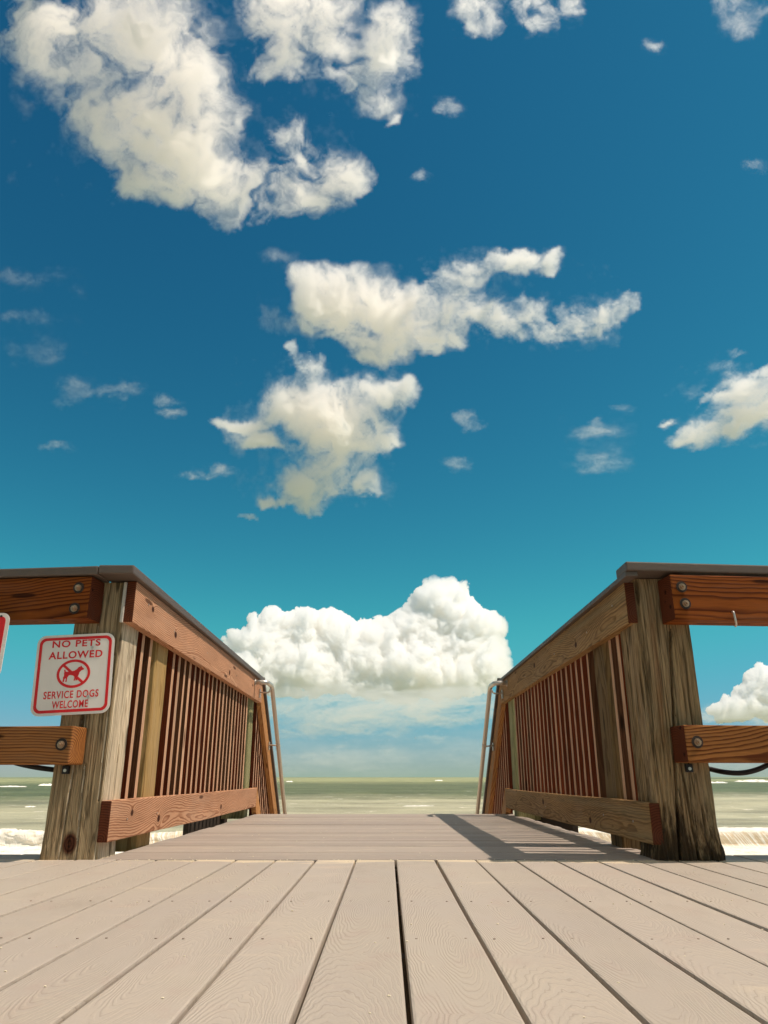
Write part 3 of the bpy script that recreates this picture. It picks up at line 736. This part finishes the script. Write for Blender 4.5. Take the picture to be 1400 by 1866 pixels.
# ------------------------------------------------------------------ deck railings (run out sideways from the two big posts)
def bolt(parent, x, y, z, size=1.):
    b = link('bolt', bm_mesh('bolt', disc(.0205 * size, .003, 24)), M['washer'], parent, Matrix.Translation((x, y - .0012, z)))
    link('washer', bm_mesh('washer', disc(.0125 * size, .003, 20)), M['bolt'], b, Matrix.Translation((0, -.003, -.001)))
    link('nut', bm_mesh('nut', disc(.0095 * size, .009, 6)), M['bolt'], b, Matrix.Translation((0, -.008, 0)) @ Matrix.Rotation(.4, 4, 'Y'))
    link('bolt_end', bm_mesh('bolt_end', disc(.0052 * size, .008, 12, .0045)), M['bolt'], b, Matrix.Translation((0, -.016, 0)))
    return b
def clip(parent, x, y, z):
    c = link('cable_clip', timber_mesh('cable_clip', .026, .016, .030, .003), M['black'], parent, Matrix.Translation((x, y, z)))
    link('screw', bm_mesh('screw', disc(.006, .003, 12)), M['steel'], c, Matrix.Translation((0, -.0095, -.002)))

dl = tag(empty('deck_railing', (-1.17, 2.98, 0)), 'brown deck railing on the left, carrying the signs, with a knotty weathered post', 'railing', 'timber railings around the deck')
dr = tag(empty('deck_railing', (1.10, 2.98, 0)), 'brown deck railing on the right with a dark, rotted, cracked post', 'railing', 'timber railings around the deck')
def inv(o): return o.matrix_basis.inverted()
for o in (dl, dr): pass
def loc(o, x, y, z=0): return (x - o.location.x, y - o.location.y, z)
ox, oy = dl.location.x, dl.location.y
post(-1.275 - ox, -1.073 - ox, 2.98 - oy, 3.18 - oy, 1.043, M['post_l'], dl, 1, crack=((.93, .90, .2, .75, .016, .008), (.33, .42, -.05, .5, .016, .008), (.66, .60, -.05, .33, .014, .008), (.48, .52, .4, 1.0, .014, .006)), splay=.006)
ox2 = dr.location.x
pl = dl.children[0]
pl.data.materials.append(M['post_lit'])
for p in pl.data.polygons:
    if p.normal.z < -.75: p.material_index = 1          # sunlight painted as a lighter colour on the face towards the sun
post(.994 - ox2, 1.218 - ox2, 2.98 - oy, 3.18 - oy, 1.055, M['post_r'], dr, 4, crack=((.27, .63, -.05, .84, .020, .022), (.60, .52, -.05, .42, .018, .016), (.08, .10, .1, 1.0, .016, .010), (.82, .74, -.05, .30, .016, .010), (3.5, 3.45, .1, 1.0, .02, .008)), splay=.014, depth=.005)
def side_rails(root, sgn, x_end_up, x_end_lo, zu, zl, xs_bolt, tilt):
    x0 = root.location.x
    rot = Matrix.Rotation(sgn * R(tilt), 4, 'Z')
    L = 2.1
    def piv(xe): return Matrix.Translation((xe - x0, 2.922 - root.location.y, 0)) @ rot
    for nm, xe, (z0, z1), m in (('upper_rail', x_end_up, zu, 'rail_f'), ('lower_rail', x_end_lo, zl, 'rail_f2')):
        me = timber_mesh(nm, L, .113, z1 - z0, .006, 8, .0015, int(xe * 100))
        mw = piv(xe) @ Matrix.Translation((sgn * L / 2, 0, (z0 + z1) / 2))
        link(nm, end_grain(me, M[m]) if not (sgn < 0 and nm == 'lower_rail') else me, M[m], root, mw)
    for (x, z, xe) in xs_bolt:
        b = bolt(root, 0, 0, 0, 1.08)
        b.matrix_local = piv(xe) @ Matrix.Translation((x - xe, -.0585, z))
side_rails(dl, -1, -1.172, -1.168, (.873, 1.042), (.331, .467), ((-1.222, .994, -1.172), (-1.227, .911, -1.172), (-1.203, .400, -1.168)), 6)
side_rails(dr, 1, 1.112, 1.088, (.866, 1.047), (.338, .470), ((1.154, .994, 1.112), (1.160, .927, 1.112), (1.133, .408, 1.088)), 6)
clip(dl, -1.222 + 1.17, 2.972 - 2.98, .312)
clip(dr, 1.133 - 1.10, 2.968 - 2.98, .318)
# caps of the side railings
def cap_piece(root, poly, z0, z1):
    bm = prism([(x - root.location.x, y - root.location.y) for x, y in poly], z0, z1, 'XY', .006)
    return link('cap', bm_mesh('cap', bm), M['cap'], root)
t6 = math.tan(R(6))
cap_piece(dl, [(-1.1542, 2.852), (-1.1542, 2.995), (-3.3, 2.995 + 2.14 * t6), (-3.3, 2.852 + 2.14 * t6)], 1.0445, 1.0800)
cap_piece(dr, [(.946, 2.852), (.946, 2.995), (3.1, 2.995 + 2.15 * t6), (3.1, 2.852 + 2.15 * t6)], 1.0585, 1.0950)
# far posts of the side railings (outside the picture) that carry the rails' other ends
post(-3.05 + 1.17, -2.87 + 1.17, .17, .35, 1.03, M['post_l'], dl, 8)
post(2.85 - 1.10, 3.03 - 1.10, .17, .35, 1.04, M['post_r'], dr, 9)
# bent staple under the right upper rail, with the scraped wood beside it
st = link('staple', bm_mesh('staple', tube(rounded([(0, 0, .030), (0, -.012, .030), (.003, -.012, -.006), (.007, -.004, -.020), (.004, .002, -.026)], .006), .0042, 8), True), M['steel'], dr, Matrix.Translation((1.352 - 1.10, 2.888 - 2.98, .866)))
sp = link('spacer_strip', timber_mesh('spacer_strip', .165, .018, .010, .001), M['grey'], dl, Matrix.Translation((-1.0785 + 1.17, 2.972 - 2.98, .958)) @ AX['Z'].to_4x4())

# ------------------------------------------------------------------ walkway and stair railings
def bal_mesh(h): return timber_mesh('baluster', h, .038, .038, .002)
BAL = {}
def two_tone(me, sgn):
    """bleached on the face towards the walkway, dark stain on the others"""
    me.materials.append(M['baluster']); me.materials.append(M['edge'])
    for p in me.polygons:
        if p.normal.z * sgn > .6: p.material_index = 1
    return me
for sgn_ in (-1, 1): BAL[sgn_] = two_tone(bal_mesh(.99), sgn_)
def walkway_railing(sgn, x_near, x_far, dz, mrail, label):
    """local frame: x = outward from the rail's inner face, y along the walkway"""
    ang = math.atan((x_far - x_near) / 3.525)
    root = empty('walkway_railing', (x_near, 2.975, dz), -ang)
    tag(root, label, 'railing', 'railings beside the walkway')
    o = sgn
    def bx(name, a0, a1, y0, y1, z0, z1, axis, mat, **kw):
        lo = (min(o * a0, o * a1), y0, z0); hi = (max(o * a0, o * a1), y1, z1)
        return timber(name, lo, hi, axis, mat, root, **kw)
    bx('upper_rail', 0, .040, 0, 3.50, .874, 1.0435, 'Y', M[mrail], bev=.004, cuts=8, wob=.0012, seed=3 + sgn)
    bx('lower_rail', 0, .040, 0, 3.52, .054, .198, 'Y', M[mrail], bev=.004, cuts=8, wob=.0015, seed=6 + sgn)
    for ch in list(root.children): me_ = ch.data; me_.materials.clear(); end_grain(me_, M[mrail])
    p2 = post(min(o * .0415, o * .235), max(o * .0415, o * .235), .515, .70, 1.035, M['post_2'] if sgn < 0 else M['post_2_shade'], root, 11 + sgn, depth=.0015)
    pf = post(min(o * .0415, o * .22), max(o * .0415, o * .22), 3.19, 3.36, 1.035, M['post_far'], root, 15 + sgn, depth=.0015)
    ys = [.275, .395] + [.70 + (k + 1) * .1175 - .019 for k in range(20)]
    first = None
    for y in ys:
        z = .545 + random.uniform(-.004, .004)
        mw = Matrix.Translation((o * (.0415 + .019 + random.uniform(0, .0015)), y + .019 + random.uniform(-.003, .003), z)) @ Matrix.Rotation(R(random.uniform(-.35, .35)), 4, 'X') @ Matrix.Rotation(R(random.uniform(-3, 3)), 4, 'Z') @ AX['Z'].to_4x4()
        if first is None: first = link('baluster', BAL[sgn], None, root, mw)
        else:
            c = first.copy(); COL.objects.link(c); c.parent = root; c.matrix_local = mw
            if random.random() < .3:
                c.material_slots[0].link = 'OBJECT'; c.material_slots[0].material = M['baluster_grey']
    bx('skirt_board', .225, .26, 2.2, 3.50, -.16, .12, 'Y', M['joist'], bev=0)
    # cap board along the top
    zt = 1.0445 if sgn < 0 else 1.0440
    if sgn < 0: poly = [(o * -.020, -.12), (o * .120, -.12), (o * .120, 3.50), (o * -.020, 3.50)]
    else: poly = [(o * -.022, -.105), (o * .026, -.105), (o * .026, .02), (o * .118, .02), (o * .118, 3.50), (o * -.022, 3.50)]
    if sgn < 0: bm = prism(poly, zt, 1.0800, 'XY', .006)
    else: bm = prism(poly, zt - .003, 1.0575 + .004, 'XY', .004)
    link('cap', bm_mesh('cap', bm), M['cap'], root)
    nl = plain('nail_head', (.42, .36, .30), .45, .6)
    for (y, z) in ((.18, .985), (.62, .95), (1.35, .96), (2.3, .95), (.2, .125), (.62, .13), (1.9, .12)):
        link('nail', bm_mesh('nail', disc(.0042, .002, 10)), nl, root, Matrix.Translation((-o * .001, y, z)) @ Matrix.Rotation(math.pi / 2, 4, 'Z'))
    # stair railing going down to the beach, a thing of its own in the same frame
    sr = empty('stair_railing', (x_near, 2.975, dz), -ang)
    tag(sr, 'sloping stair railing beyond the sunlit left walkway railing' if sgn < 0 else 'sloping stair railing beyond the shaded right walkway railing', 'railing', 'stair railings going down to the beach')
    SL = .765; yb = 3.44; Ls = 3.3
    def sloped(name, a0, a1, z_top, vth, y0, mat, Ln=Ls, bev=.003):
        a0, a1 = sorted((o * a0, o * a1))
        poly = [(y0, z_top), (y0 + Ln, z_top - SL * Ln), (y0 + Ln, z_top - SL * Ln - vth), (y0, z_top - vth)]
        th = math.atan(SL)
        # bake into a local frame whose X runs down the slope
        bm = prism(poly, a0, a1, 'YZ', bev)
        fr = Matrix.Translation((0, y0, z_top)) @ Matrix.Rotation(-th, 4, 'X') @ AX['Y'].to_4x4()
        bmesh.ops.transform(bm, matrix=fr.inverted(), verts=bm.verts[:])
        return link(name, bm_mesh(name, bm), mat, sr, fr)
    sloped('upper_rail', .002, .040, 1.0435, .195, 3.502, M['stair_rail'])
    sloped('lower_rail', .002, .040, .205, .175, 3.523, M['stair_rail'])
    sloped('cap', -.018, .115, 1.090, .044, 3.502, M['cap'], bev=.004)
    fb = None
    for k in range(26):
        y = 3.56 + k * .1175
        zb = .10 - SL * (y - 3.5)
        mw = Matrix.Translation((o * .0615, y, zb + .41)) @ AX['Z'].to_4x4()
        if fb is None: fb = link('baluster', two_tone(bal_mesh(.86), sgn), None, sr, mw)
        else:
            c = fb.copy(); COL.objects.link(c); c.parent = sr; c.matrix_local = mw
    bx2 = post(min(o * .0415, o * .18), max(o * .0415, o * .18), 3.44 + 3.1, 3.44 + 3.24, 1.0 - SL * 3.1, M['post_far'], sr, 21, depth=.0015, z0=-2.0)
    # steel handrail
    hr = empty('handrail', (x_near, 2.975, dz), -ang)
    tag(hr, 'bright metal pipe handrail on the sunlit left stair railing' if sgn < 0 else 'metal pipe handrail on the shaded right stair railing', 'handrail', 'pipe handrails of the beach stairs')
    q = .098
    path = rounded([(-o * .001, 3.10, 1.000), (-o * q, 3.10, 1.000), (-o * q, 3.385, 1.004), (-o * q, 6.6, 1.004 - .80 * 3.215)], .062, 7)
    link('pipe', bm_mesh('pipe', tube(path, .0185, 16), True), M['steel'], hr)
    def bracket(y, z, zp):
        b = link('bracket', bm_mesh('bracket', tube(rounded([(-o * .006, y, z), (-o * (q - .012), y, z - .004), (-o * q, y - .004, zp - .016)], .03), .0065, 8), True), M['steel'], hr)
        p = timber_mesh('plate', .012, .030, .070, .002)
        link('plate', p, M['steel'], b, Matrix.Translation((-o * .006, y + .01, z - .008)))
    bracket(3.33, .945, 1.0)
    bracket(4.03, .555, 1.004 - .80 * (4.03 - 3.385))
    link('collar', bm_mesh('collar', tube([(-o * q, 3.93, 1.004 - .80 * .545), (-o * q, 3.96, 1.004 - .80 * .575)], .0200, 16), True), M['steel'], hr)
    link('flange', bm_mesh('flange', tube([(-o * .0, 3.10, 1.0), (-o * .006, 3.10, 1.0)], .026, 16), True), M['steel'], hr)
    return root
walkway_railing(-1, -1.034, -1.076, .004, 'rail_l', 'sunlit walkway railing on the left with bright pinkish wooden rails')
walkway_railing(1, .967, .952, -.003, 'rail_r', 'shaded walkway railing on the right with grey brown rails')

# ------------------------------------------------------------------ black hoses behind the posts
def hose(pts, label):
    P = [Vector(p) for p in pts]; out = []
    for i in range(len(P) - 1):
        p0, p1, p2, p3 = P[max(i - 1, 0)], P[i], P[i + 1], P[min(i + 2, len(P) - 1)]
        for k in range(8):
            t = k / 8
            out.append(.5 * (2 * p1 + (p2 - p0) * t + (2 * p0 - 5 * p1 + 4 * p2 - p3) * t * t + (3 * p1 - p0 - 3 * p2 + p3) * t ** 3))
    out.append(P[-1]); c = sum(out, Vector()) / len(out)
    o = link('hose', bm_mesh('hose', tube([p - c for p in out], .0102, 10), True), M['black']); o.location = c
    return tag(o, label, 'hose', 'black hoses slung under the lower rails')
hose([(1.20, 3.20, .345), (1.285, 3.16, .318), (1.335, 3.12, .304), (1.39, 3.09, .302), (1.45, 3.07, .318), (1.52, 3.06, .352), (1.62, 3.06, .385), (1.80, 3.08, .400)], 'black hose looping under the lower rail right of the rotted post')
hose([(-1.26, 3.20, .300), (-1.325, 3.14, .312), (-1.39, 3.10, .322), (-1.46, 3.07, .338), (-1.55, 3.07, .365), (-1.70, 3.09, .390)], 'black hose under the lower rail left of the knotty post')

# ------------------------------------------------------------------ signs
def text_part(s, w, h, cx, cz, parent, bold=.012):
    cu = bpy.data.curves.new('lettering', 'FONT'); cu.body = s; cu.extrude = .02; cu.offset = bold; cu.space_character = 1.12; cu.resolution_u = 4
    t = bpy.data.objects.new('lettering', cu); COL.objects.link(t)
    me = bpy.data.meshes.new_from_object(t.evaluated_get(bpy.context.evaluated_depsgraph_get()))
    bpy.data.objects.remove(t); bpy.data.curves.remove(cu)
    co = np.array([v.co[:] for v in me.vertices]); lo, hi = co.min(0), co.max(0)
    for v in me.vertices:
        x, y, z = v.co
        v.co = ((x - lo[0]) / (hi[0] - lo[0]) * w - w / 2 + cx, -.0016 - (z - lo[2]) / (hi[2] - lo[2]) * .0006, (y - lo[1]) / (hi[1] - lo[1]) * h - h / 2 + cz)
    me.materials.clear()
    return link('lettering', me, M['red'], parent)
W, H = .305, .313
sign = empty('no_pets_sign', (-1.242, 2.9665, .6695)); sign.rotation_euler = (R(-.6), R(-3.0), R(1.0))
tag(sign, 'white square sign with red border reading no pets allowed', 'sign')
link('panel', bm_mesh('panel', prism(rrect(W, H, .034), -.0012, .0012)), M['white'], sign)
link('border', bm_mesh('border', ring(rrect(W - .020, H - .020, .026), rrect(W - .042, H - .042, .018), -.0020, -.0011)), M['red'], sign)
uv = lambda u, v: ((u - .5) * W, (.5 - v) * H)
def line(s, u0, u1, v0, v1, bold):
    x0, z0 = uv(u0, v0); x1, z1 = uv(u1, v1)
    text_part(s, x1 - x0, z0 - z1, (x0 + x1) / 2, (z0 + z1) / 2, sign, bold)
line('NO PETS', .198, .82, .072, .160, .022)
line('ALLOWED', .163, .857, .212, .306, .022)
line('SERVICE DOGS', .147, .845, .705, .797, .016)
line('WELCOME', .265, .72, .825, .917, .016)
cx, cz = uv(.503, .497)
el = lambda rx, rz, n=48: [(cx + rx * math.cos(2 * math.pi * k / n), cz + rz * math.sin(2 * math.pi * k / n)) for k in range(n)]
link('prohibition_ring', bm_mesh('prohibition_ring', ring(el(.0655, .0555), el(.0555, .0455), -.0022, -.0011)), M['red'], sign)
a = (cx - .042, cz + .035); b = (cx + .040, cz - .037); nx_, nz_ = .0032, .0036
link('slash', bm_mesh('slash', prism([(a[0] - nx_, a[1] - nz_), (b[0] - nx_, b[1] - nz_), (b[0] + nx_, b[1] + nz_), (a[0] + nx_, a[1] + nz_)], -.0026, -.0011)), M['red'], sign)
dog = [(607, 625), (614, 628), (618, 645), (632, 648), (668, 646), (700, 640), (722, 628), (738, 608), (755, 604), (757, 592), (768, 604), (772, 612), (790, 624), (788, 634), (768, 640), (758, 648), (748, 660), (744, 680), (738, 692), (728, 700), (730, 722), (738, 732), (718, 733), (716, 712), (712, 735), (697, 731), (704, 720), (704, 694), (690, 686), (664, 680), (652, 682), (640, 698), (636, 716), (636, 742), (620, 740), (626, 722), (622, 706), (614, 716), (610, 742), (596, 740), (600, 716), (598, 700), (606, 684), (604, 660), (606, 648), (602, 636)]
k = W / 735
link('dog_silhouette', bm_mesh('dog_silhouette', prism([(cx + (x - 693) * k, cz - (y - 668) * k) for x, y in dog], -.0018, -.0011)), M['red'], sign)
for u, v in ((.716, .175), (.715, .79)):
    x, z = uv(u, v)
    link('screw', bm_mesh('screw', disc(.0052, .004, 12)), M['steel'], sign, Matrix.Translation((x, -.003, z)))

red = empty('red_sign', (-1.618, 2.852, .762)); red.rotation_euler = (0, 0, R(-4))
tag(red, 'red sign with white border at the left edge of the picture', 'sign')
WR, HR = .305, .250
link('panel', bm_mesh('panel', prism(rrect(WR, HR, .030), -.0012, .0012)), M['white'], red)
link('red_field', bm_mesh('red_field', prism(rrect(WR - .030, HR - .028, .018), -.0020, -.0011)), M['red'], red)
link('black_plate', bm_mesh('black_plate', prism(rrect(WR - .012, .14, .004), -.0014, .0010)), M['black'], red, Matrix.Translation((0, .0005, -HR / 2 - .0695)))
link('screw', bm_mesh('screw', disc(.0042, .004, 12)), M['washer'], red, Matrix.Translation((.118, -.003, .112)))
